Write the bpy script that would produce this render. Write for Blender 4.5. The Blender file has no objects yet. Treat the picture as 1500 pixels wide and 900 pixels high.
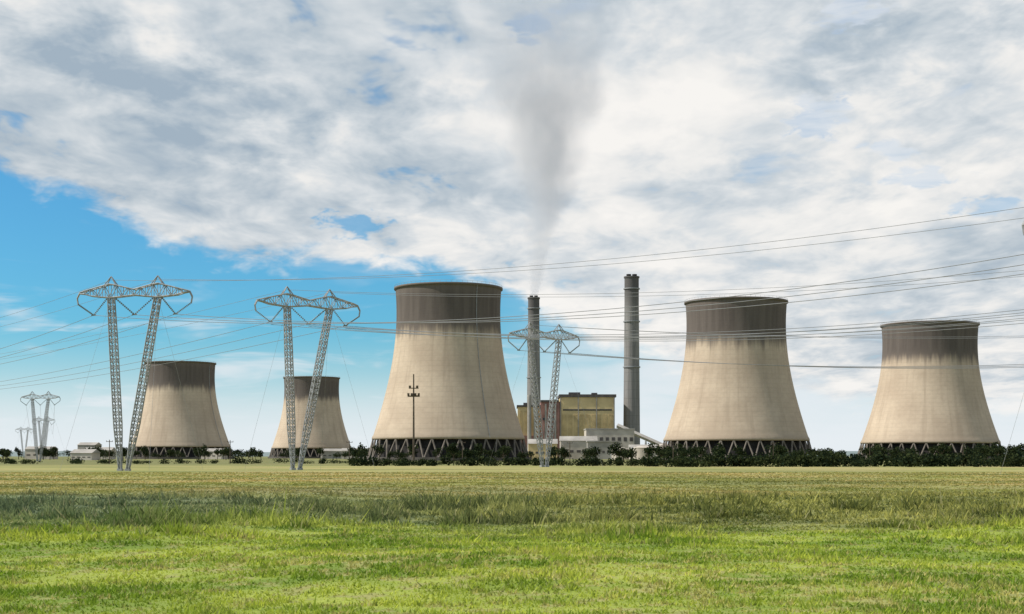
import bpy, bmesh, math, random
import numpy as np
from mathutils import Vector, Matrix
random.seed(4); rng=np.random.default_rng(7)
scene=bpy.context.scene
scene.view_settings.view_transform='Standard'
scene.view_settings.look='None'
scene.view_settings.exposure=0

# ------------------------------------------------------------ helpers
def link(o,parent=None):
    scene.collection.objects.link(o)
    if parent: o.parent=parent
    return o
def empty(name,loc=(0,0,0),rz=0):
    o=bpy.data.objects.new(name,None); o.location=loc; o.rotation_euler=(0,0,rz); o.empty_display_size=1
    return link(o)
def mesh_obj(name,verts,faces,mat=None,parent=None,smooth=False,loc=None):
    m=bpy.data.meshes.new(name); m.from_pydata([tuple(v) for v in verts],[],faces); m.update()
    if mat: m.materials.append(mat)
    if smooth: m.polygons.foreach_set('use_smooth',[True]*len(m.polygons))
    o=bpy.data.objects.new(name,m)
    if loc: o.location=loc
    return link(o,parent)
class MB:
    def __init__(s): s.v=[]; s.f=[]
    def box(s,x0,x1,y0,y1,z0,z1):
        b=len(s.v)
        s.v+= [(x0,y0,z0),(x1,y0,z0),(x1,y1,z0),(x0,y1,z0),(x0,y0,z1),(x1,y0,z1),(x1,y1,z1),(x0,y1,z1)]
        s.f+= [tuple(b+i for i in q) for q in ((0,3,2,1),(4,5,6,7),(0,1,5,4),(1,2,6,5),(2,3,7,6),(3,0,4,7))]
    def rod(s,a,b,r,r2=None,n=4):
        a=Vector(a); b=Vector(b); d=b-a
        if d.length<1e-6: return
        d.normalize(); u=d.orthogonal().normalized(); w=d.cross(u)
        r2=r if r2 is None else r2; k=len(s.v)
        for p,q in ((a,r),(b,r2)):
            for i in range(n):
                t=2*math.pi*(i+.5)/n
                s.v.append(tuple(p+(u*math.cos(t)+w*math.sin(t))*q))
        for i in range(n):
            j=(i+1)%n; s.f.append((k+i,k+j,k+n+j,k+n+i))
        s.f.append(tuple(k+i for i in range(n-1,-1,-1))); s.f.append(tuple(k+n+i for i in range(n)))
    def lathe(s,prof,n=48,cx=0,cy=0):
        k=len(s.v)
        for r,z in prof:
            for i in range(n):
                t=2*math.pi*i/n; s.v.append((cx+r*math.cos(t),cy+r*math.sin(t),z))
        for a in range(len(prof)-1):
            for i in range(n):
                j=(i+1)%n; s.f.append((k+a*n+i,k+a*n+j,k+(a+1)*n+j,k+(a+1)*n+i))
    def obj(s,name,mat,parent=None,smooth=False): return mesh_obj(name,s.v,s.f,mat,parent,smooth)

class NT:
    def __init__(s,tree): s.t=tree; tree.nodes.clear()
    def n(s,typ,**kw):
        nd=s.t.nodes.new(typ)
        for k,v in kw.items(): setattr(nd,k,v)
        return nd
    def put(s,sock,v):
        if isinstance(v,bpy.types.NodeSocket): s.t.links.new(v,sock)
        elif v is not None: sock.default_value=v
    def m(s,op,a,b=None,c=None,clamp=False):
        nd=s.n('ShaderNodeMath',operation=op,use_clamp=clamp)
        for i,v in enumerate((a,b,c)):
            if v is not None: s.put(nd.inputs[i],v)
        return nd.outputs[0]
    def ss(s,x,lo,hi,a=0.,b=1.):
        nd=s.n('ShaderNodeMapRange',interpolation_type='SMOOTHSTEP')
        s.put(nd.inputs[0],x); s.put(nd.inputs[1],lo); s.put(nd.inputs[2],hi); s.put(nd.inputs[3],a); s.put(nd.inputs[4],b)
        return nd.outputs[0]
    def mix(s,f,a,b,bt='MIX'):
        nd=s.n('ShaderNodeMix',data_type='RGBA',blend_type=bt); nd.clamp_factor=True
        s.put(nd.inputs[0],f)
        for i,v in ((6,a),(7,b)):
            if isinstance(v,tuple) and len(v)==3: v=v+(1,)
            s.put(nd.inputs[i],v)
        return nd.outputs[2]
    def xyz(s,x,y,z):
        nd=s.n('ShaderNodeCombineXYZ')
        for i,v in enumerate((x,y,z)): s.put(nd.inputs[i],v)
        return nd.outputs[0]
    def sep(s,v):
        nd=s.n('ShaderNodeSeparateXYZ'); s.put(nd.inputs[0],v); return nd.outputs
    def noise(s,vec,scale,detail=4,rough=.55,dist=0.,col=False):
        nd=s.n('ShaderNodeTexNoise'); s.put(nd.inputs['Vector'],vec)
        nd.inputs['Scale'].default_value=scale; nd.inputs['Detail'].default_value=detail
        nd.inputs['Roughness'].default_value=rough; nd.inputs['Distortion'].default_value=dist
        return nd.outputs[1] if col else nd.outputs[0]
    def mapping(s,vec,scale=(1,1,1),loc=(0,0,0),rot=(0,0,0)):
        nd=s.n('ShaderNodeMapping'); s.put(nd.inputs[0],vec)
        nd.inputs['Location'].default_value=loc; nd.inputs['Rotation'].default_value=rot; nd.inputs['Scale'].default_value=scale
        return nd.outputs[0]
def new_mat(name):
    m=bpy.data.materials.new(name); m.use_nodes=True; return m,NT(m.node_tree)
def finish(nt,col,rough=.85,metal=0.,bump=None,bs=.3,bd=.3):
    p=nt.n('ShaderNodeBsdfPrincipled'); nt.put(p.inputs['Base Color'],col if not(isinstance(col,tuple) and len(col)==3) else col+(1,))
    p.inputs['Roughness'].default_value=rough; p.inputs['Metallic'].default_value=metal
    p.inputs['Specular IOR Level'].default_value=.2
    if bump is not None:
        b=nt.n('ShaderNodeBump'); b.inputs['Strength'].default_value=bs; b.inputs['Distance'].default_value=bd
        nt.put(b.inputs['Height'],bump); nt.t.links.new(b.outputs[0],p.inputs['Normal'])
    o=nt.n('ShaderNodeOutputMaterial'); nt.t.links.new(p.outputs[0],o.inputs[0])
def simple(name,col,rough=.8,metal=0.,var=.25,scale=.3):
    m,nt=new_mat(name); tc=nt.n('ShaderNodeTexCoord')
    f=nt.noise(tc.outputs['Object'],scale,3,.6)
    dark=tuple(c*(1-var) for c in col); lite=tuple(min(1,c*(1+var)) for c in col)
    finish(nt,nt.mix(nt.ss(f,.3,.7),dark,lite),rough,metal); return m

# ------------------------------------------------------------ materials
def concrete_tower():
    m,nt=new_mat('tower_concrete'); tc=nt.n('ShaderNodeTexCoord'); P=tc.outputs['Object']
    oi=nt.n('ShaderNodeObjectInfo')
    x,y,z=nt.sep(P)
    ang=nt.m('ARCTAN2',y,x)
    cs=nt.xyz(nt.m('MULTIPLY',nt.m('COSINE',ang),30.),nt.m('MULTIPLY',nt.m('SINE',ang),30.),z)
    off=nt.n('ShaderNodeVectorMath',operation='ADD'); nt.put(off.inputs[0],cs); nt.put(off.inputs[1],nt.xyz(nt.m('MULTIPLY',oi.outputs['Random'],300.),0.,0.)); cs=off.outputs[0]
    streak=nt.noise(nt.mapping(cs,(.35,.35,.018)),1.,4,.6)
    blot=nt.noise(cs,.045,4,.6)
    fine=nt.noise(cs,.5,3,.6)
    col=nt.mix(nt.ss(blot,.3,.72),(.48,.385,.29),(.60,.495,.375))
    col=nt.mix(nt.ss(streak,.45,.75,0,.5),col,(.35,.275,.205))
    col=nt.mix(nt.ss(fine,.35,.7,0,.22),col,(.37,.295,.225))
    ln=nt.m('FRACT',nt.m('DIVIDE',z,3.2))
    line=nt.m('LESS_THAN',ln,.09)
    col=nt.mix(nt.m('MULTIPLY',line,.14),col,(.2,.17,.14))
    zz=nt.m('ADD',z,nt.m('MULTIPLY',nt.m('SUBTRACT',streak,.5),16.))
    band=nt.ss(zz,74.,84.)
    dk=nt.mix(nt.ss(streak,.3,.7),(.09,.077,.072),(.135,.116,.105))
    dk=nt.mix(nt.ss(z,101.,107.,0,.35),dk,(.2,.175,.155))
    dk=nt.mix(nt.ss(zz,88.,80.,0,.35),dk,(.2,.165,.14))
    col=nt.mix(nt.m('MULTIPLY',band,.95),col,dk)
    lo=nt.ss(nt.m('ADD',z,nt.m('MULTIPLY',streak,10.)),17.,28.,.3,0)
    col=nt.mix(lo,col,(.2,.17,.13))
    finish(nt,col,.9,bump=nt.m('ADD',fine,nt.m('MULTIPLY',line,-.5)),bs=.25,bd=.3); return m
M_tower=concrete_tower()
M_leg=simple('leg_concrete',(.19,.165,.14),.9,var=.25)
M_dark=simple('tower_packing',(.03,.028,.027),.9,var=.4)
M_basin=simple('basin_concrete',(.11,.1,.09),.9,scale=.1)
def chimney_mat():
    m,nt=new_mat('chimney_concrete'); tc=nt.n('ShaderNodeTexCoord'); P=tc.outputs['Object']; x,y,z=nt.sep(P)
    st=nt.noise(nt.mapping(P,(.5,.5,.02)),1.,4,.6); 
    col=nt.mix(nt.ss(st,.3,.7),(.19,.185,.18),(.28,.27,.26))
    col=nt.mix(nt.ss(nt.m('ADD',z,nt.m('MULTIPLY',st,20.)),158.,190.,0,.75),col,(.08,.075,.075))
    ln=nt.m('LESS_THAN',nt.m('FRACT',nt.m('DIVIDE',z,9.)),.06)
    col=nt.mix(nt.m('MULTIPLY',ln,.3),col,(.1,.1,.1))
    finish(nt,col,.9); return m
M_chim=chimney_mat()
M_steel=simple('galvanised_steel',(.32,.33,.34),.6,.1,var=.2,scale=1.)
M_wire=simple('aluminium_conductor',(.26,.27,.29),.5,.2,var=.1)
M_ins=simple('insulator_glass',(.18,.21,.22),.3,0,var=.2)
M_ochre=simple('ochre_cladding',(.62,.49,.27),.8,var=.15,scale=.05)
M_brown=simple('red_brown_cladding',(.33,.18,.15),.8,var=.25,scale=.08)
M_grey=simple('grey_cladding',(.36,.34,.31),.8,var=.2,scale=.08)
M_panel=simple('louvre_panels',(.52,.40,.21),.8,var=.2,scale=.1)
M_white=simple('pale_render',(.52,.47,.41),.85,var=.15,scale=.1)
M_roof=simple('dark_roof',(.11,.1,.095),.8,var=.2)
M_glass=simple('window_glass',(.05,.06,.07),.2,var=.3)
M_wood=simple('creosoted_timber',(.1,.08,.06),.85,var=.3,scale=2.)
M_trunk=simple('bark',(.09,.07,.05),.9,var=.3)

def leaf_mat(name,a,b,trans=.2):
    m,nt=new_mat(name); g=nt.n('ShaderNodeNewGeometry')
    f=nt.noise(g.outputs['Position'],.2,2,.6); r=g.outputs['Random Per Island']
    v=nt.m('ADD',nt.m('MULTIPLY',f,.8),nt.m('MULTIPLY',nt.m('SUBTRACT',r,.5),.5))
    col=nt.mix(nt.ss(v,.2,.65),a,b)
    d=nt.n('ShaderNodeBsdfDiffuse'); nt.put(d.inputs[0],col)
    t=nt.n('ShaderNodeBsdfTranslucent'); nt.put(t.inputs[0],col)
    mx=nt.n('ShaderNodeMixShader'); mx.inputs[0].default_value=trans
    nt.t.links.new(d.outputs[0],mx.inputs[1]); nt.t.links.new(t.outputs[0],mx.inputs[2])
    o=nt.n('ShaderNodeOutputMaterial'); nt.t.links.new(mx.outputs[0],o.inputs[0]); return m
M_leaf=leaf_mat('tree_foliage',(.014,.024,.014),(.05,.064,.025))

def field_color(nt,P,dt=4):
    x,y,z=nt.sep(P)
    flat=nt.xyz(x,y,0.)
    big=nt.noise(nt.mapping(flat,(.02,.045,1)),1.,2,.6)
    mid=nt.noise(nt.mapping(flat,(.14,.22,1)),1.,dt-1,.6)
    fin=nt.noise(flat,1.1,dt-1,.65)
    nearc=nt.mix(nt.ss(mid,.38,.62),(.165,.26,.03),(.38,.45,.075))
    nearc=nt.mix(nt.ss(fin,.50,.66,0,.75),nearc,(.09,.15,.03))
    nearc=nt.mix(nt.ss(nt.m('ADD',fin,nt.m('MULTIPLY',big,.6)),.80,.98,0,.65),nearc,(.52,.47,.19))
    weedL=nt.mix(nt.ss(mid,.38,.62),(.095,.135,.08),(.21,.26,.14))
    weedR=nt.mix(nt.ss(mid,.38,.62),(.13,.15,.045),(.33,.34,.11))
    weed=nt.mix(nt.ss(nt.m('ADD',x,nt.m('MULTIPLY',big,40.)),-8.,35.),weedL,weedR)
    weed=nt.mix(nt.ss(fin,.48,.66,0,.65),weed,(.055,.08,.035))
    far=nt.mix(nt.ss(big,.38,.6),(.42,.35,.15),(.28,.29,.09))
    fs=nt.noise(nt.mapping(flat,(.012,.05,1)),1.,dt,.65)
    far=nt.mix(nt.ss(fs,.47,.6,0,.75),far,(.14,.17,.05))
    far=nt.mix(nt.ss(nt.noise(nt.mapping(flat,(.05,.2,1)),1.,3,.65),.52,.7,0,.5),far,(.48,.41,.19))
    yy=nt.m('ADD',y,nt.m('MULTIPLY',nt.m('SUBTRACT',big,.5),70.))
    c=nt.mix(nt.ss(yy,50.,66.),nearc,weed)
    c=nt.mix(nt.ss(yy,90.,130.),c,far)
    return c
def ground_mat():
    m,nt=new_mat('field_ground'); g=nt.n('ShaderNodeNewGeometry'); P=g.outputs['Position']
    c=field_color(nt,P,4); y=nt.sep(P)[1]
    c=nt.mix(nt.ss(y,90.,200.,.3,.08),c,(.07,.085,.025))
    c=nt.mix(nt.ss(y,380.,520.,0,.6),c,(.1,.115,.045))
    f=nt.noise(P,3.,3,.7)
    finish(nt,c,.95,bump=f,bs=.6,bd=.15); return m
def grass_mat():
    m,nt=new_mat('grass_blades'); g=nt.n('ShaderNodeNewGeometry')
    c=field_color(nt,g.outputs['Position'],3)
    r=g.outputs['Random Per Island']
    c=nt.mix(nt.ss(r,0,1),c,nt.mix(1.,c,(1.4,1.3,1.1),'MULTIPLY'))
    c=nt.mix(nt.m('MULTIPLY',nt.m('LESS_THAN',r,.12),.35),c,(.08,.11,.03))
    c=nt.mix(nt.m('MULTIPLY',nt.m('GREATER_THAN',r,.93),.5),c,(.5,.46,.26))
    d=nt.n('ShaderNodeBsdfDiffuse'); nt.put(d.inputs[0],c)
    t=nt.n('ShaderNodeBsdfTranslucent'); nt.put(t.inputs[0],c)
    mx=nt.n('ShaderNodeMixShader'); mx.inputs[0].default_value=.4
    nt.t.links.new(d.outputs[0],mx.inputs[1]); nt.t.links.new(t.outputs[0],mx.inputs[2])
    o=nt.n('ShaderNodeOutputMaterial'); nt.t.links.new(mx.outputs[0],o.inputs[0]); return m

# ------------------------------------------------------------ ground + grass
_tab=rng.random((256,256))
def vnoise(x,y):
    xi=np.floor(x).astype(int); yi=np.floor(y).astype(int); fx=x-xi; fy=y-yi
    fx=fx*fx*(3-2*fx); fy=fy*fy*(3-2*fy)
    a=_tab[xi%256,yi%256]; b=_tab[(xi+1)%256,yi%256]; c=_tab[xi%256,(yi+1)%256]; d=_tab[(xi+1)%256,(yi+1)%256]
    return (a*(1-fx)+b*fx)*(1-fy)+(c*(1-fx)+d*fx)*fy
def gh(x,y):
    x=np.asarray(x,float); y=np.asarray(y,float)
    fade=np.clip((260-np.abs(y))/120,0,1)*np.clip((200-np.abs(x))/80,0,1)
    return fade*((vnoise(x*.05+9,y*.05+3)-.5)*.5+(vnoise(x*.2,y*.2)-.5)*.2)
xs=np.concatenate([[-9000,-4000,-1500,-600,-300],np.linspace(-200,200,161),[300,600,1500,4000,9000]])
ys=np.concatenate([[-3000,-800,-200,-60],np.linspace(0,260,131),[320,450,700,1100,1800,3500,7000,14000]])
X,Y=np.meshgrid(xs,ys); Z=gh(X,Y)
V=np.stack([X.ravel(),Y.ravel(),Z.ravel()],1)
nx=len(xs); F=[(j*nx+i,j*nx+i+1,(j+1)*nx+i+1,(j+1)*nx+i) for j in range(len(ys)-1) for i in range(nx-1)]
mesh_obj('ground',V,F,ground_mat(),smooth=True)

N=430000
u=rng.random(N)
y=20*np.exp(u*math.log(260/20.)); 
x=(rng.random(N)*2-1)*(y*.45+4)
cl=vnoise(x*.8+40,y*.8); cl2=vnoise(x*.2+5,y*.3+70); cl3=vnoise(x*2.1+11,y*2.1+7)
weed=np.clip((y+ (cl2-.5)*30-52)/14,0,1)*np.clip((120-y)/30,0,1)
keep=rng.random(N)<(.2+.8*np.clip(cl*.9+cl3*.6-.1,0,1)); x,y,cl,cl2,cl3,weed=[a[keep] for a in (x,y,cl,cl2,cl3,weed)]; n=len(x)
H=(.025+.06*rng.random(n))*(.35+1.0*cl+.7*cl3)*(1+.4*cl2)
H*=1+weed*(.6+3.4*np.clip((cl-.5)*3,0,1)*(cl2>.45))
tall=rng.random(n)<.008; H[tall]*=2.2
W=.0009*y+.006*rng.random(n)+.003
th=rng.random(n)*2*math.pi; lean=rng.random(n)*1.2; la=rng.random(n)*2*math.pi
z0=gh(x,y)-.01
co=np.empty((n,3,3))
co[:,0]=np.stack([x-W*np.cos(th),y-W*np.sin(th),z0],1)
co[:,1]=np.stack([x+W*np.cos(th),y+W*np.sin(th),z0],1)
co[:,2]=np.stack([x+H*lean*np.cos(la),y+H*lean*np.sin(la),z0+H],1)
me=bpy.data.meshes.new('grass'); me.vertices.add(3*n); me.vertices.foreach_set('co',co.ravel())
me.loops.add(3*n); me.loops.foreach_set('vertex_index',np.arange(3*n,dtype=np.int32))
me.polygons.add(n); me.polygons.foreach_set('loop_start',np.arange(0,3*n,3,dtype=np.int32))
me.update(calc_edges=True); me.materials.append(grass_mat())
link(bpy.data.objects.new('grass',me))

# ------------------------------------------------------------ cooling towers
def rprof(z): return 32.8*math.sqrt(1+((z-93)/74.)**2)
def tower(loc,hs,rs,rz):
    e=empty('cooling_tower',loc,rz); e.scale=(rs,rs,hs)
    b=MB(); zs=[14+i*(109-14)/40 for i in range(41)]
    prof=[(rprof(z),z) for z in zs]
    prof=[(rprof(14)-1.2,13.2),(rprof(14)+.3,13.2),(rprof(14)+.3,14.6)]+prof[1:-1]+[(rprof(107.6),107.6),(rprof(108)+.9,107.8),(rprof(108)+.9,109),(rprof(109)-.9,109.)]+[(rprof(z)-1.,z) for z in reversed(zs[:-1])]
    b.lathe(prof,128); b.obj('shell',M_tower,e,True)
    b=MB(); n=36
    for i in range(n):
        a0=2*math.pi*i/n; 
        for s in (-1,1):
            a1=a0+s*math.pi/n*.98
            r0=51.; r1=rprof(14)-.3
            b.rod((r0*math.cos(a0),r0*math.sin(a0),.8),(r1*math.cos(a1),r1*math.sin(a1),13.4),.6,.52,6)
    b.obj('raking_legs',M_leg,e)
    b=MB(); b.lathe([(0,12.9),(45,12.9),(47.2,.4)],72); b.obj('packing',M_dark,e)
    b=MB(); b.lathe([(50,0.),(50,2.2),(52.6,2.2),(52.6,-.5)],96); b.obj('basin_wall',M_basin,e)
    b=MB()
    rr=rprof(108)+.5; n=64
    for i in range(n):
        a=2*math.pi*i/n; c=2*math.pi*(i+1)/n
        p=(rr*math.cos(a),rr*math.sin(a)); q=(rr*math.cos(c),rr*math.sin(c))
        b.rod((*p,109),(*p,110.2),.06); b.rod((*p,110.2),(*q,110.2),.06)
    b.obj('rim_handrail',M_steel,e)
    b=MB()
    a=math.radians(-62)
    pts=[((rprof(z)+.5)*math.cos(a),(rprof(z)+.5)*math.sin(a),z) for z in range(14,110,5)]
    for p,q in zip(pts,pts[1:]): b.rod(p,q,.2)
    b.obj('access_ladder',M_steel,e)
    return e
tower((-40.2,900,0),1,1,.1)
tower((149.6,950,0),.97,1,1.3)
tower((299.5,1020,0),.89,1.0,2.2)
tower((-324,1390,0),.86,1.,.7)
tower((-238,1690,0),.88,.98,2.9)

# ------------------------------------------------------------ chimneys
def chimney(loc,h,rt,rb):
    e=empty('chimney',loc); b=MB()
    b.lathe([(rb,0),(rb+(rt-rb)*.5,h*.45),(rt,h*.85),(rt,h-1.5),(rt+.7,h-1.5),(rt+.7,h),(rt-.7,h),(rt-.7,h-8)],40); b.obj('windshield',M_chim,e,False)
    b=MB()
    for fx,fy in ((-.4,0),(.4,0)):
        b.lathe([(rt*.33,h-9),(rt*.33,h+2.5),(rt*.28,h+2.5),(rt*.28,h-9)],16,fx*rt,fy)
    b.obj('flues',M_dark,e)
    b=MB()
    for zf in (.5,.75,.93):
        z=h*zf; r=rb+(rt-rb)*min(1,zf/.85)
        b.lathe([(r,z),(r+1.1,z),(r+1.1,z+.3),(r+1.1,z+1.1),(r+1.,z+1.1),(r+1.,z+.3),(r,z+.3)],40)
    b.obj('platforms',M_steel,e)
chimney((26,1700,0),192,6.8,9); chimney((126.2,1500,0),192,7.6,9)

# ------------------------------------------------------------ plume (volume)
def plume():
    m,nt=new_mat('smoke'); tc=nt.n('ShaderNodeTexCoord'); P=tc.outputs['Object']; x,y,z=nt.sep(P)
    warp=nt.n('ShaderNodeVectorMath',operation='SUBTRACT'); nt.put(warp.inputs[0],nt.noise(nt.mapping(P,(1,1,.6)),.022,1,.6,col=True)); warp.inputs[1].default_value=(.5,.5,.5)
    wx,wy,wz=nt.sep(warp.outputs[0])
    r=nt.m('ADD',6.5,nt.m('MULTIPLY',nt.m('POWER',nt.m('MAXIMUM',z,0.),1.25),.078))
    cx=nt.m('MULTIPLY',nt.m('SINE',nt.m('MULTIPLY',z,.009)),14.)
    dx=nt.m('ADD',nt.m('SUBTRACT',x,cx),nt.m('MULTIPLY',nt.m('MULTIPLY',wx,r),1.1))
    dy=nt.m('ADD',y,nt.m('MULTIPLY',nt.m('MULTIPLY',wy,r),1.1))
    rho=nt.m('DIVIDE',nt.m('SQRT',nt.m('ADD',nt.m('MULTIPLY',dx,dx),nt.m('MULTIPLY',dy,dy))),r)
    den=nt.ss(rho,1.,.25)
    nz=nt.noise(nt.mapping(P,(1,1,.6)),.04,3,.65,.4)
    den=nt.m('MULTIPLY',den,nt.ss(nz,.32,.6,.3,1.))
    den=nt.m('MULTIPLY',den,nt.m('DIVIDE',2.2,r))
    den=nt.m('MULTIPLY',den,nt.ss(z,170.,420.,1.,0.))
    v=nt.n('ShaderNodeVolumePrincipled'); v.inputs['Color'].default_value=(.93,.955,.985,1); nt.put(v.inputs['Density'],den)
    v.inputs['Anisotropy'].default_value=0.
    # stands in for light scattered many times inside the vapour
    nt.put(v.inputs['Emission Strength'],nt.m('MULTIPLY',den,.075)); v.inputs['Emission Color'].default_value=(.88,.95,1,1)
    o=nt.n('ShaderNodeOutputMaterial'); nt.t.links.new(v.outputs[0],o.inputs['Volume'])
    m.cycles.volume_step_rate=2.5
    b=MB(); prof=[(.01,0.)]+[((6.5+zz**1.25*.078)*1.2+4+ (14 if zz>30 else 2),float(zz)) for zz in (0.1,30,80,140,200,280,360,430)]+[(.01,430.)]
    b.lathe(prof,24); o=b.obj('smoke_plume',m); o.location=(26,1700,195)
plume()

# ------------------------------------------------------------ power station buildings
def bands(b,x0,x1,y,zs,h,step,w):
    for z in zs:
        xx=x0
        while xx+w<x1: b.box(xx,xx+w,y-.25,y+.3,z,z+h); xx+=step
def boiler_house():
    e=empty('boiler_house',(0,1480,0))
    b=MB(); b.box(50,107,0,60,0,64); b.box(6,29.5,4,60,0,54); b.obj('ochre_walls',M_ochre,e)
    b=MB(); b.box(30,49.5,-2,60,0,59); b.box(6,29,1,3.9,0,24); b.obj('red_brown_walls',M_brown,e)
    b=MB(); b.box(49,108.5,-1.,61,64.1,67.); b.box(5,29.8,3,61,54.1,56); b.box(29.9,48.9,-3,61,59.1,61)
    b.box(60,72,20,32,67.,70); b.box(84,90,20,30,67.,69.5); b.box(12,20,20,30,56.,59); b.obj('roofs',M_roof,e)
    b=MB(); b.box(53,104,-.3,.2,50,51.5); bands(b,32,48,-2,(40,16),2.5,5,3.2); b.obj('windows',M_glass,e)
    b=MB()
    for xx in range(52,105,6): b.box(xx+.6,xx+4.6,-.35,.2,8,46)
    for xx in range(8,27,5): b.box(xx,xx+2.6,3.6,4.2,27,50)
    b.obj('louvres',M_panel,e)
    b=MB()
    for xx in (50.6,69,88,106.4): b.box(xx-.5,xx+.5,-.8,-.4,0,63.9)
    for xx in (35,40,45): b.box(xx-.9,xx+.9,-3.4,-2.4,0,57)
    b.obj('pilasters',M_grey,e)
    b=MB(); b.rod((18,-6,0),(18,-6,66),2.2,2.0,12); b.rod((24,-6,0),(24,-6,60),1.6,1.5,12); b.obj('vent_stacks',M_grey,e,False)
boiler_house()
def shed(name,loc,w,d,h,wall,roof='gable',rz=0,nwin=5):
    e=empty(name,loc,rz)
    b=MB(); b.box(-w/2,w/2,-d/2,d/2,0,h); b.obj('walls',wall,e)
    b=MB()
    if roof=='gable':
        k=h+min(w,d)*.22; o=.6
        b.v+=[(-w/2-o,-d/2-o,h),(w/2+o,-d/2-o,h),(w/2+o,d/2+o,h),(-w/2-o,d/2+o,h),(-w/2-o,0,k),(w/2+o,0,k)]
        b.f+=[(0,1,5,4),(2,3,4,5),(1,2,5),(3,0,4),(0,3,2,1)]
    else: b.box(-w/2-.5,w/2+.5,-d/2-.5,d/2+.5,h+.02,h+1.2)
    b.obj('roof',M_grey,e)
    b=MB(); st=w/nwin
    for i in range(nwin):
        xx=-w/2+st*(i+.5)
        for z in ([h*.35] if h<20 else [h*.2,h*.6]): b.box(xx-st*.28,xx+st*.28,-d/2-.12,-d/2+.1,z,z+h*.14)
    b.obj('windows',M_roof,e); return e
shed('turbine_hall',(94,1380,0),46,40,28,M_white,'flat',nwin=8)
shed('workshop_building',(62,1330,0),34,20,17,M_white,'gable')
shed('workshop_building',(28,1300,0),26,20,14,M_ochre,'gable')
shed('office_building',(80,1250,0),28,14,15,M_grey,'flat',nwin=7)
shed('warehouse',(-20,1350,0),40,20,13,M_white,'gable')
shed('warehouse',(112,1200,0),26,16,9,M_white,'gable')
for X0,D0,w,h,mt in ((-430,1300,26,9,M_white),(-395,1330,18,13,M_grey),(-362,1250,24,8,M_white),(-300,1000,16,5,M_white),(-268,1280,20,7,M_white),(-150,1400,34,8,M_white),(-190,1500,22,8,M_grey),(-110,1200,16,6,M_brown),(238,1300,30,8,M_grey),(205,1150,22,7,M_white)):
    shed('farm_building',(X0,D0,0),w,12,h,mt,'gable',random.uniform(-.3,.3),4)
for X0,D0,r,h in ((103,1120,8,9),(86,1130,7,8),(122,1140,6,11)):
    e=empty('storage_tank',(X0,D0,0)); b=MB(); b.lathe([(r,0),(r,h),(r*1.02,h),(r*1.02,h+.4),(r*.5,h+1.5),(.01,h+1.9)],32); b.obj('drum',M_white,e)
    b=MB(); b.rod((-r-.3,0,0),(-r-.3,0,h+1),.3); b.obj('ladder',M_steel,e)
e=empty('coal_conveyor',(0,1450,0)); b=MB(); b.rod((108,8,34),(170,-20,5),2.4,2.4,4); b.obj('gallery',M_grey,e)
b=MB()
for t in (.2,.45,.7): 
    p=Vector((108,8,34)).lerp(Vector((170,-20,5)),t); b.rod((p.x-2,p.y,0),(p.x,p.y,p.z-2),.7); b.rod((p.x+2,p.y,0),(p.x,p.y,p.z-2),.7)
b.obj('trestles',M_steel,e)

# ------------------------------------------------------------ transmission pylons
def lattice(b,p,q,w0,wm,w1,n,rl=.13,rbr=.07):
    p=Vector(p); q=Vector(q); d=(q-p).normalized(); u=Vector((0,1,0)); u=(u-d*u.dot(d)).normalized(); v=d.cross(u)
    rings=[]
    for i in range(n+1):
        t=i/n; w=(w0+(wm-w0)*min(1,t/.25)) if t<.5 else (w1+(wm-w1)*min(1,(1-t)/.25)); c=p.lerp(q,t)
        rings.append([c+(u*sx+v*sy)*w/2 for sx,sy in ((-1,-1),(1,-1),(1,1),(-1,1))])
    for i in range(n):
        A,B=rings[i],rings[i+1]
        for k in range(4):
            b.rod(A[k],B[k],rl); j=(k+1)%4
            b.rod(A[k],B[j],rbr); b.rod(A[j],B[k],rbr)
PH=[(-8.6,31.2),(0,31.2),(8.6,31.2)]; GW=[(-4.9,38.2),(4.9,38.2)]
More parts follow.
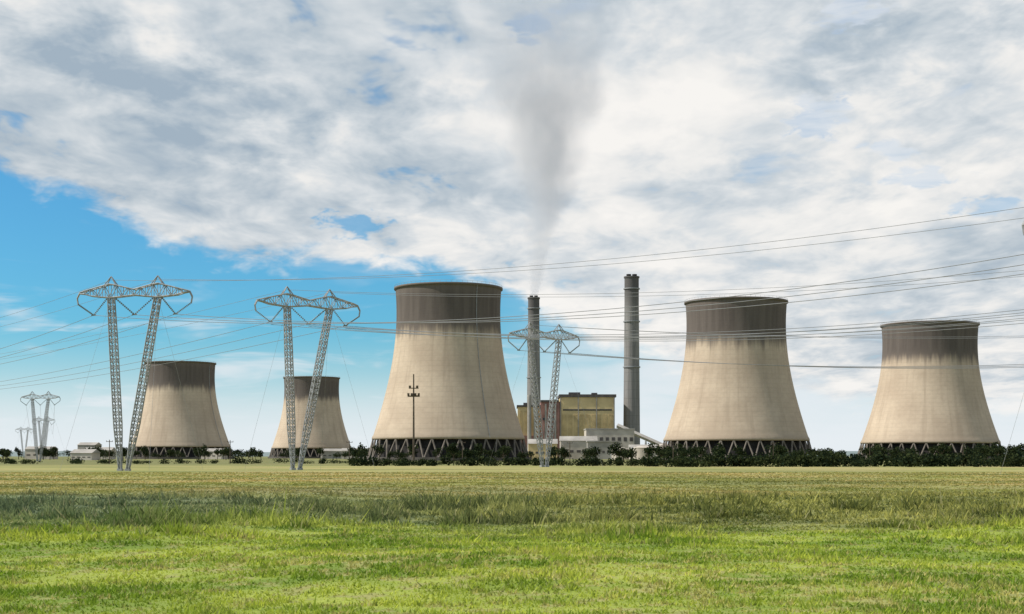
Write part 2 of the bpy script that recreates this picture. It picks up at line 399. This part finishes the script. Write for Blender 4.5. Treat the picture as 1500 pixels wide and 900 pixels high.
def pylon(x,y,rz,lean=0.):
    e=empty('transmission_pylon',(x,y,float(gh(x,y))),rz); b=MB()
    for s in (-1,1): lattice(b,(s*.8-lean,0,.3),(s*4.9,0,34.6),.5,1.25,1.05,26)
    b.obj('masts',M_steel,e); b=MB()
    def env(u):
        a=abs(abs(u)-4.9)
        return max(0.,1-a/(6.8 if abs(u)>4.9 else 7.))
    top=lambda u: 35.7+1.7*env(u)
    bot=lambda u: 35.3-.7*env(u)+(.25 if abs(u)>10 else 0)
    us=[-11.6+i*23.2/18 for i in range(19)]
    for dy in (-.6,.6):
        for i,(a,c) in enumerate(zip(us,us[1:])):
            fa=dy*(1 if abs(a)<11 else .2); fc=dy*(1 if abs(c)<11 else .2)
            b.rod((a,fa,top(a)),(c,fc,top(c)),.13); b.rod((a,fa,bot(a)),(c,fc,bot(c)),.13)
            b.rod((a,fa,bot(a) if i%2 else top(a)),(c,fc,top(c) if i%2 else bot(c)),.08)
            b.rod((a,fa,bot(a)),(a,fa,top(a)),.07)
    for a in us: 
        if abs(a)<11: b.rod((a,-.6,top(a)),(a,.6,top(a)),.06); b.rod((a,-.6,bot(a)),(a,.6,bot(a)),.06)
    for s in (-1,1):
        for dx,dy in ((-1.3,-.6),(1.3,-.6),(-1.3,.6),(1.3,.6)): b.rod((s*4.9+dx,dy,37.),(s*4.9,0,38.9),.12)
        b.rod((s*11.6,0,35.6),(s*12.1,0,34.6),.2); b.rod((s*12.1,0,34.6),(s*11.9,0,33.4),.17)
    b.obj('crossarm',M_steel,e); b=MB()
    for (u,z),(l,r) in zip(PH,((-11.9,-5.6),(-4.2,4.2),(5.6,11.9))):
        for q in (l,r):
            zz=33.4 if abs(q)>11 else 34.7
            n=12; A=Vector((q,0,zz)); B=Vector((u,0,z))
            for i in range(n):
                p0=A.lerp(B,i/n); p1=A.lerp(B,(i+.6)/n); b.rod(p0,p1,.2,.13,6)
        b.rod((u-.5,0,z),(u+.5,0,z),.12)
    b.obj('insulator_strings',M_ins,e); b=MB()
    for s in (-1,1):
        for g in (-14,14): b.rod((s*4.9,0,34.7),(s*9,g,0),.02)
        b.box(s*.8-lean-.5,s*.8-lean+.5,-.5,.5,-.3,.45)
    b.obj('guys_and_footing',M_steel,e)
    def att(u,z):
        c,s_=math.cos(rz),math.sin(rz); return Vector((x+u*c,y+u*s_,z))
    return [att(*p) for p in PH],[att(*p) for p in GW]
A1=pylon(-75.4,284,-.15,2.2); B1=pylon(-43.5,304,.55,2.8); C1=pylon(8.8,385,.62,0.)
A2=pylon(82,196,.1); B2=pylon(118,255,.3); C2=pylon(200,395,.3)
A0=pylon(-255,500,-.5); B0=pylon(-345,660,-.5); C0=pylon(-262,790,-.2,1.)
D0=pylon(-425,1290,-.3,.5); E0=pylon(-600,1750,-.2,.5); F0=pylon(-545,2100,.2,.5)
def span(b,p,q,sag,r,n=36):
    pts=[]
    for i in range(n+1):
        t=i/n; c=p.lerp(q,t); c=c.copy(); c.z-=4*sag*t*(1-t); pts.append(c)
    for a,c in zip(pts,pts[1:]): b.rod(a,c,r,n=4)
b=MB()
def circuit(P,Q,sag,r=.045,twin=False):
    for a,c in zip(P[0],Q[0]):
        span(b,a,c,sag,r)
        if twin: span(b,a+Vector((0,0,-.5)),c+Vector((0,0,-.5)),sag*1.03,r)
    for a,c in zip(P[1],Q[1]): span(b,a,c,sag*.7,r*.7)
circuit(A1,A2,5.0,.05); circuit(B1,B2,4.5,.05,True); circuit(C1,C2,4.,.065)
circuit(A0,A1,6,.05); circuit(B0,B1,7,.05); circuit(C0,D0,12,.05); circuit(D0,E0,12,.05)
b.obj('power_lines',M_wire)

e=empty('lighting_mast',(-32.5,470,0)); b=MB(); b.rod((0,0,0),(0,0,30),.4,.22,8); b.obj('pole',M_wood,e)
b=MB(); b.box(-2.,2.,-.15,.15,22.5,22.9); b.box(-1.6,1.6,-.15,.15,25.2,25.5)
for i in (-1.7,-.6,.6,1.7): b.box(i-.35,i+.35,-.6,-.16,22.9,23.7)
for i in (-1.2,1.2): b.box(i-.35,i+.35,-.6,-.16,25.5,26.2)
b.rod((0,0,22.9),(2,0,22.9),.1); b.obj('floodlight_frame',M_wood,e)
for i,(px,py,h) in enumerate(((-64,560,9),(-20,575,9),(24,590,9),(68,600,9),(113,615,9),(158,628,9),(203,640,9),(-108,545,9),(-150,530,9))):
    e=empty('utility_pole',(px,py,0)); b=MB(); b.rod((0,0,0),(0,0,h),.2,.13,6); b.rod((-1.2,0,h-.7),(1.2,0,h-.7),.1)
    for q in (-1.1,0,1.1): b.rod((q,0,h-.6),(q,0,h-.25),.09)
    b.obj('pole',M_wood,e)

# ------------------------------------------------------------ trees and scrub
class Fol:
    def __init__(s): s.c=[]; s.tr=MB()
    def crown(s,cx,cy,cz,rx,ry,rz,n,q):
        d=rng.normal(size=(n,3)); d/=np.linalg.norm(d,axis=1)[:,None]
        rad=rng.random(n)**.45*(0.75+.45*vnoise(d[:,0]*2.5+cx,d[:,2]*2.5+cy+50))
        p=d*rad[:,None]*np.array([rx,ry,rz])+np.array([cx,cy,cz]); p[:,2]=np.maximum(p[:,2],.15)
        a=rng.normal(size=(n,3)); a/=np.linalg.norm(a,axis=1)[:,None]
        b_=np.cross(a,rng.normal(size=(n,3))); b_/=np.linalg.norm(b_,axis=1)[:,None]
        s_=q*(.5+rng.random(n))[:,None]
        s.c.append(np.stack([p-a*s_,p+b_*s_*.8,p+a*s_,p-b_*s_*.8],1))
    def tree(s,x,y,h,w):
        s.tr.rod((x,y,0),(x+random.uniform(-.3,.3),y,h*.55),.03*h,.015*h,6)
        for i in range(3):
            a=random.uniform(0,6.28); s.tr.rod((x,y,h*.3),(x+math.cos(a)*w*.3,y+math.sin(a)*w*.3,h*.65),.014*h,.006*h,5)
        for i in range(random.randint(4,6)):
            a=random.uniform(0,6.28); rr=random.uniform(0,.32)*w
            s.crown(x+math.cos(a)*rr,y+math.sin(a)*rr,h*random.uniform(.4,.8),w*random.uniform(.2,.32),w*.28,h*random.uniform(.16,.28),90,.045*h)
    def bush(s,x,y,h,w):
        for i in range(3): s.crown(x+random.uniform(-.3,.3)*w,y+random.uniform(-.3,.3)*w,h*random.uniform(.3,.5),w*.35,w*.35,h*.45,90,.07*h+.05)
    def obj(s,name,mat):
        e=empty(name); c=np.concatenate(s.c); n=len(c)
        me=bpy.data.meshes.new('foliage'); me.vertices.add(4*n); me.vertices.foreach_set('co',c.ravel())
        me.loops.add(4*n); me.loops.foreach_set('vertex_index',np.arange(4*n,dtype=np.int32))
        me.polygons.add(n); me.polygons.foreach_set('loop_start',np.arange(0,4*n,4,dtype=np.int32)); me.update(calc_edges=True)
        me.materials.append(mat); link(bpy.data.objects.new('foliage',me),e)
        if s.tr.v: s.tr.obj('trunks',M_trunk,e)
f=Fol()
xx=38.
while xx<200:
    f.bush(xx,395+random.uniform(-14,14),random.uniform(2.8,4.6)*(1.25 if random.random()<.12 else 1),random.uniform(5,9)); xx+=random.uniform(1.,1.8)
xx=-48.
while xx<42:
    f.bush(xx,430+random.uniform(-15,15),random.uniform(1.6,3.9),random.uniform(3,7)); xx+=random.uniform(1.2,3.2)
xx=-230.
while xx<-45:
    f.bush(xx,540+random.uniform(-25,25),random.uniform(1.2,3.2),random.uniform(4,9)); xx+=random.uniform(2,8)
f.obj('bushes',M_leaf)
f=Fol()
for i in range(80): f.tree(random.uniform(45,330),random.uniform(640,800),random.uniform(6,10),random.uniform(7,12))
for i in range(34): f.tree(random.uniform(-85,45),random.uniform(700,820),random.uniform(5,10),random.uniform(6,10))
for i in range(90): f.tree(random.uniform(-480,-60),random.uniform(1000,1250),random.uniform(6,12),random.uniform(8,16))
for i in range(70): f.tree(random.uniform(-620,620),random.uniform(1300,1900),random.uniform(7,13),random.uniform(12,24))
f.obj('distant_trees',M_leaf)

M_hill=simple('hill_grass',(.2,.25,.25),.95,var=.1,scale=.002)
b=[];fc=[]; n=120
for i in range(n+1):
    x_=-6000+12000*i/n; h=18+16*float(vnoise(np.array(i*.13),np.array(3.)))+6*float(vnoise(np.array(i*.5),np.array(9.)))
    b+=[(x_,6500,-2),(x_,7200,h),(x_,9000,-2)]
for i in range(n): k=3*i; fc+=[(k,k+3,k+4,k+1),(k+1,k+4,k+5,k+2)]
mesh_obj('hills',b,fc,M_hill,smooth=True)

# ------------------------------------------------------------ sun + sky
S=Vector((-.995,-.10,0)).normalized(); el=math.radians(46)
sd=Vector((S.x*math.cos(el),S.y*math.cos(el),math.sin(el)))
L=bpy.data.lights.new('sun','SUN'); L.energy=4.6; L.angle=math.radians(.5); L.color=(1,.94,.85)
lo=link(bpy.data.objects.new('sun',L)); lo.rotation_euler=sd.to_track_quat('Z','Y').to_euler()

w=bpy.data.worlds.new('World'); scene.world=w; w.use_nodes=True; nt=NT(w.node_tree)
sky=nt.n('ShaderNodeTexSky',sky_type='NISHITA'); sky.sun_disc=False; sky.sun_elevation=el; sky.sun_rotation=math.atan2(S.x,S.y)
sky.air_density=1.; sky.dust_density=.6; sky.ozone_density=2.
tc=nt.n('ShaderNodeTexCoord'); G=tc.outputs['Generated']; x,y,z=nt.sep(G)
hor=nt.m('SQRT',nt.m('ADD',nt.m('MULTIPLY',x,x),nt.m('MULTIPLY',y,y)))
e=nt.m('DIVIDE',z,nt.m('MAXIMUM',hor,.001)); az=nt.m('ARCTAN2',x,y)
zc=nt.m('ADD',nt.m('MAXIMUM',z,0.),.10)
PP=nt.xyz(nt.m('DIVIDE',x,zc),nt.m('DIVIDE',y,zc),0.)
AA=nt.xyz(az,e,0.)
wn=nt.n('ShaderNodeVectorMath',operation='SUBTRACT'); nt.put(wn.inputs[0],nt.noise(PP,2.2,2,.5,col=True)); wn.inputs[1].default_value=(.5,.5,.5)
wa=nt.n('ShaderNodeVectorMath',operation='MULTIPLY_ADD'); nt.put(wa.inputs[0],wn.outputs[0]); wa.inputs[1].default_value=(.22,.22,.22); nt.put(wa.inputs[2],PP)
PW=wa.outputs[0]
big=nt.noise(nt.mapping(PW,(.75,.5,1),(3.1,1.7,0)),1.,2,.5)
med=nt.noise(nt.mapping(PW,(2.4,1.5,1),(7.,2.,0)),1.,4,.55)
puf=nt.noise(nt.mapping(PW,(6.5,3.4,1),(1.,8.,0)),1.,4,.6)
fine=nt.noise(nt.mapping(AA,(26,52,1)),1.,4,.6,.25)
fcv=nt.n('ShaderNodeFloatCurve'); cv=fcv.mapping.curves[0]
pts=[(0,.20),(.07,.185),(.15,.165),(.25,.138),(.4,.134),(.47,.122),(.53,.10),(.6,.072),(.7,.05),(.85,.035),(1,.03)]
cv.points[0].location=pts[0]; cv.points[1].location=pts[-1]
for p in pts[1:-1]: cv.points.new(*p)
fcv.mapping.update(); nt.put(fcv.inputs['Value'],nt.m('ADD',nt.m('MULTIPLY',az,1.25),.5,clamp=True))
edge=fcv.outputs[0]
s0=nt.m('SUBTRACT',e,edge)
s=nt.m('ADD',s0,nt.m('MULTIPLY',nt.m('SUBTRACT',fine,.5),.045))
s=nt.m('ADD',s,nt.m('MULTIPLY',nt.m('SUBTRACT',med,.5),.03))
mask=nt.ss(s,-.007,.010)
rag=nt.noise(nt.mapping(AA,(55,120,1),(4,4,0)),1.,3,.6,.3)
def blob(px,py,rx,ry,tilt=0.,amt=1.6):
    a0=math.atan((px-750)/2083); e0=(668-py)/2083*math.cos(a0)
    mp=nt.n('ShaderNodeMapping',vector_type='TEXTURE'); nt.put(mp.inputs[0],AA)
    mp.inputs['Location'].default_value=(a0,e0,0); mp.inputs['Rotation'].default_value=(0,0,math.radians(tilt)); mp.inputs['Scale'].default_value=(rx/2083,ry/2083,1)
    ln=nt.n('ShaderNodeVectorMath',operation='LENGTH'); nt.put(ln.inputs[0],mp.outputs[0])
    return nt.ss(nt.m('ADD',ln.outputs['Value'],nt.m('MULTIPLY',nt.m('SUBTRACT',rag if amt>2 else fine,.5),amt)),1.,0.)
hole=None
for a in ((1195,172,66,42,0),(1350,264,64,22,0),(1445,303,56,22,0),(518,328,60,28,-5),(782,38,56,36,25),(1240,18,66,34,0),(1310,220,50,18,-10)):
    q=blob(*a,amt=2.4); hole=q if hole is None else nt.m('MAXIMUM',hole,q)
holes=nt.m('MULTIPLY',nt.ss(hole,.0,.7),.75)
h2=nt.ss(nt.m('ADD',nt.m('MULTIPLY',med,.5),nt.m('MULTIPLY',puf,.5)),.35,.43,.55,0.)
mask=nt.m('MULTIPLY',mask,nt.m('SUBTRACT',1.,nt.m('MAXIMUM',holes,h2)))
sh=nt.m('ADD',nt.m('MULTIPLY',big,.32),nt.m('ADD',nt.m('MULTIPLY',med,.34),nt.m('ADD',nt.m('MULTIPLY',puf,.24),nt.m('MULTIPLY',fine,.14))))
sh=nt.m('ADD',sh,-.02)
sh=nt.m('ADD',sh,nt.ss(s0,.05,.0,0,.06))
for a,k in (((230,110,330,70,-14),-.055),((300,215,170,30,-14),-.045),((1330,60,330,80,8),-.05),((650,140,110,60,0),-.02),((560,50,170,50,-25),.055),((60,190,190,30,-14),.055),((820,200,190,150,0),.045),((1000,160,150,90,0),.05),((1110,90,90,50,0),.035),((900,330,300,70,0),.045),((1250,350,350,60,0),.03),((400,350,260,30,-8),.035)):
    sh=nt.m('ADD',sh,nt.m('MULTIPLY',blob(*a),k))
cr=nt.n('ShaderNodeValToRGB'); nt.put(cr.inputs[0],sh); el_=cr.color_ramp.elements
el_[0].position=.40; el_[0].color=(3.6,4.5,5.4,1); el_[1].position=.60; el_[1].color=(9.3,9.1,8.8,1)
for p,c in ((.455,(5.0,5.7,6.3,1)),(.51,(6.8,7.2,7.5,1)),(.55,(8.3,8.3,8.2,1))):
    q=el_.new(p); q.color=c
blue=nt.mix(1.,sky.outputs[0],(.40,1.0,1.28),'MULTIPLY')
lowc=nt.noise(nt.mapping(AA,(9,50,1),(2,5,0)),1.,4,.55,.5)
low=nt.m('MULTIPLY',nt.ss(lowc,.52,.72,0,.75),nt.ss(e,.15,.08))
low=nt.m('MAXIMUM',low,nt.m('MULTIPLY',nt.ss(az,-.03,.10),nt.ss(lowc,.3,.6,.35,.85)))
base=nt.mix(low,blue,(8.,8.3,8.6))
base=nt.mix(nt.ss(e,.095,.0,0,.9),base,(7.8,8.5,9.))
colr=nt.mix(mask,base,cr.outputs[0])
colr=nt.mix(nt.ss(e,.06,0.,0,.6),colr,(8.2,8.6,8.9))
clear=nt.m('MULTIPLY',nt.ss(y,.25,-.25),.55)
colr=nt.mix(clear,colr,sky.outputs[0])
bg=nt.n('ShaderNodeBackground'); nt.put(bg.inputs[0],colr); bg.inputs[1].default_value=.1
o=nt.n('ShaderNodeOutputWorld'); nt.t.links.new(bg.outputs[0],o.inputs[0])

# ------------------------------------------------------------ camera
c=bpy.data.cameras.new('camera'); c.lens=50; c.sensor_width=36; c.shift_y=218/1500; c.clip_end=30000; c.clip_start=.1
co_=link(bpy.data.objects.new('camera',c)); co_.location=(0,0,3); co_.rotation_euler=(math.radians(90),0,0)
scene.camera=co_
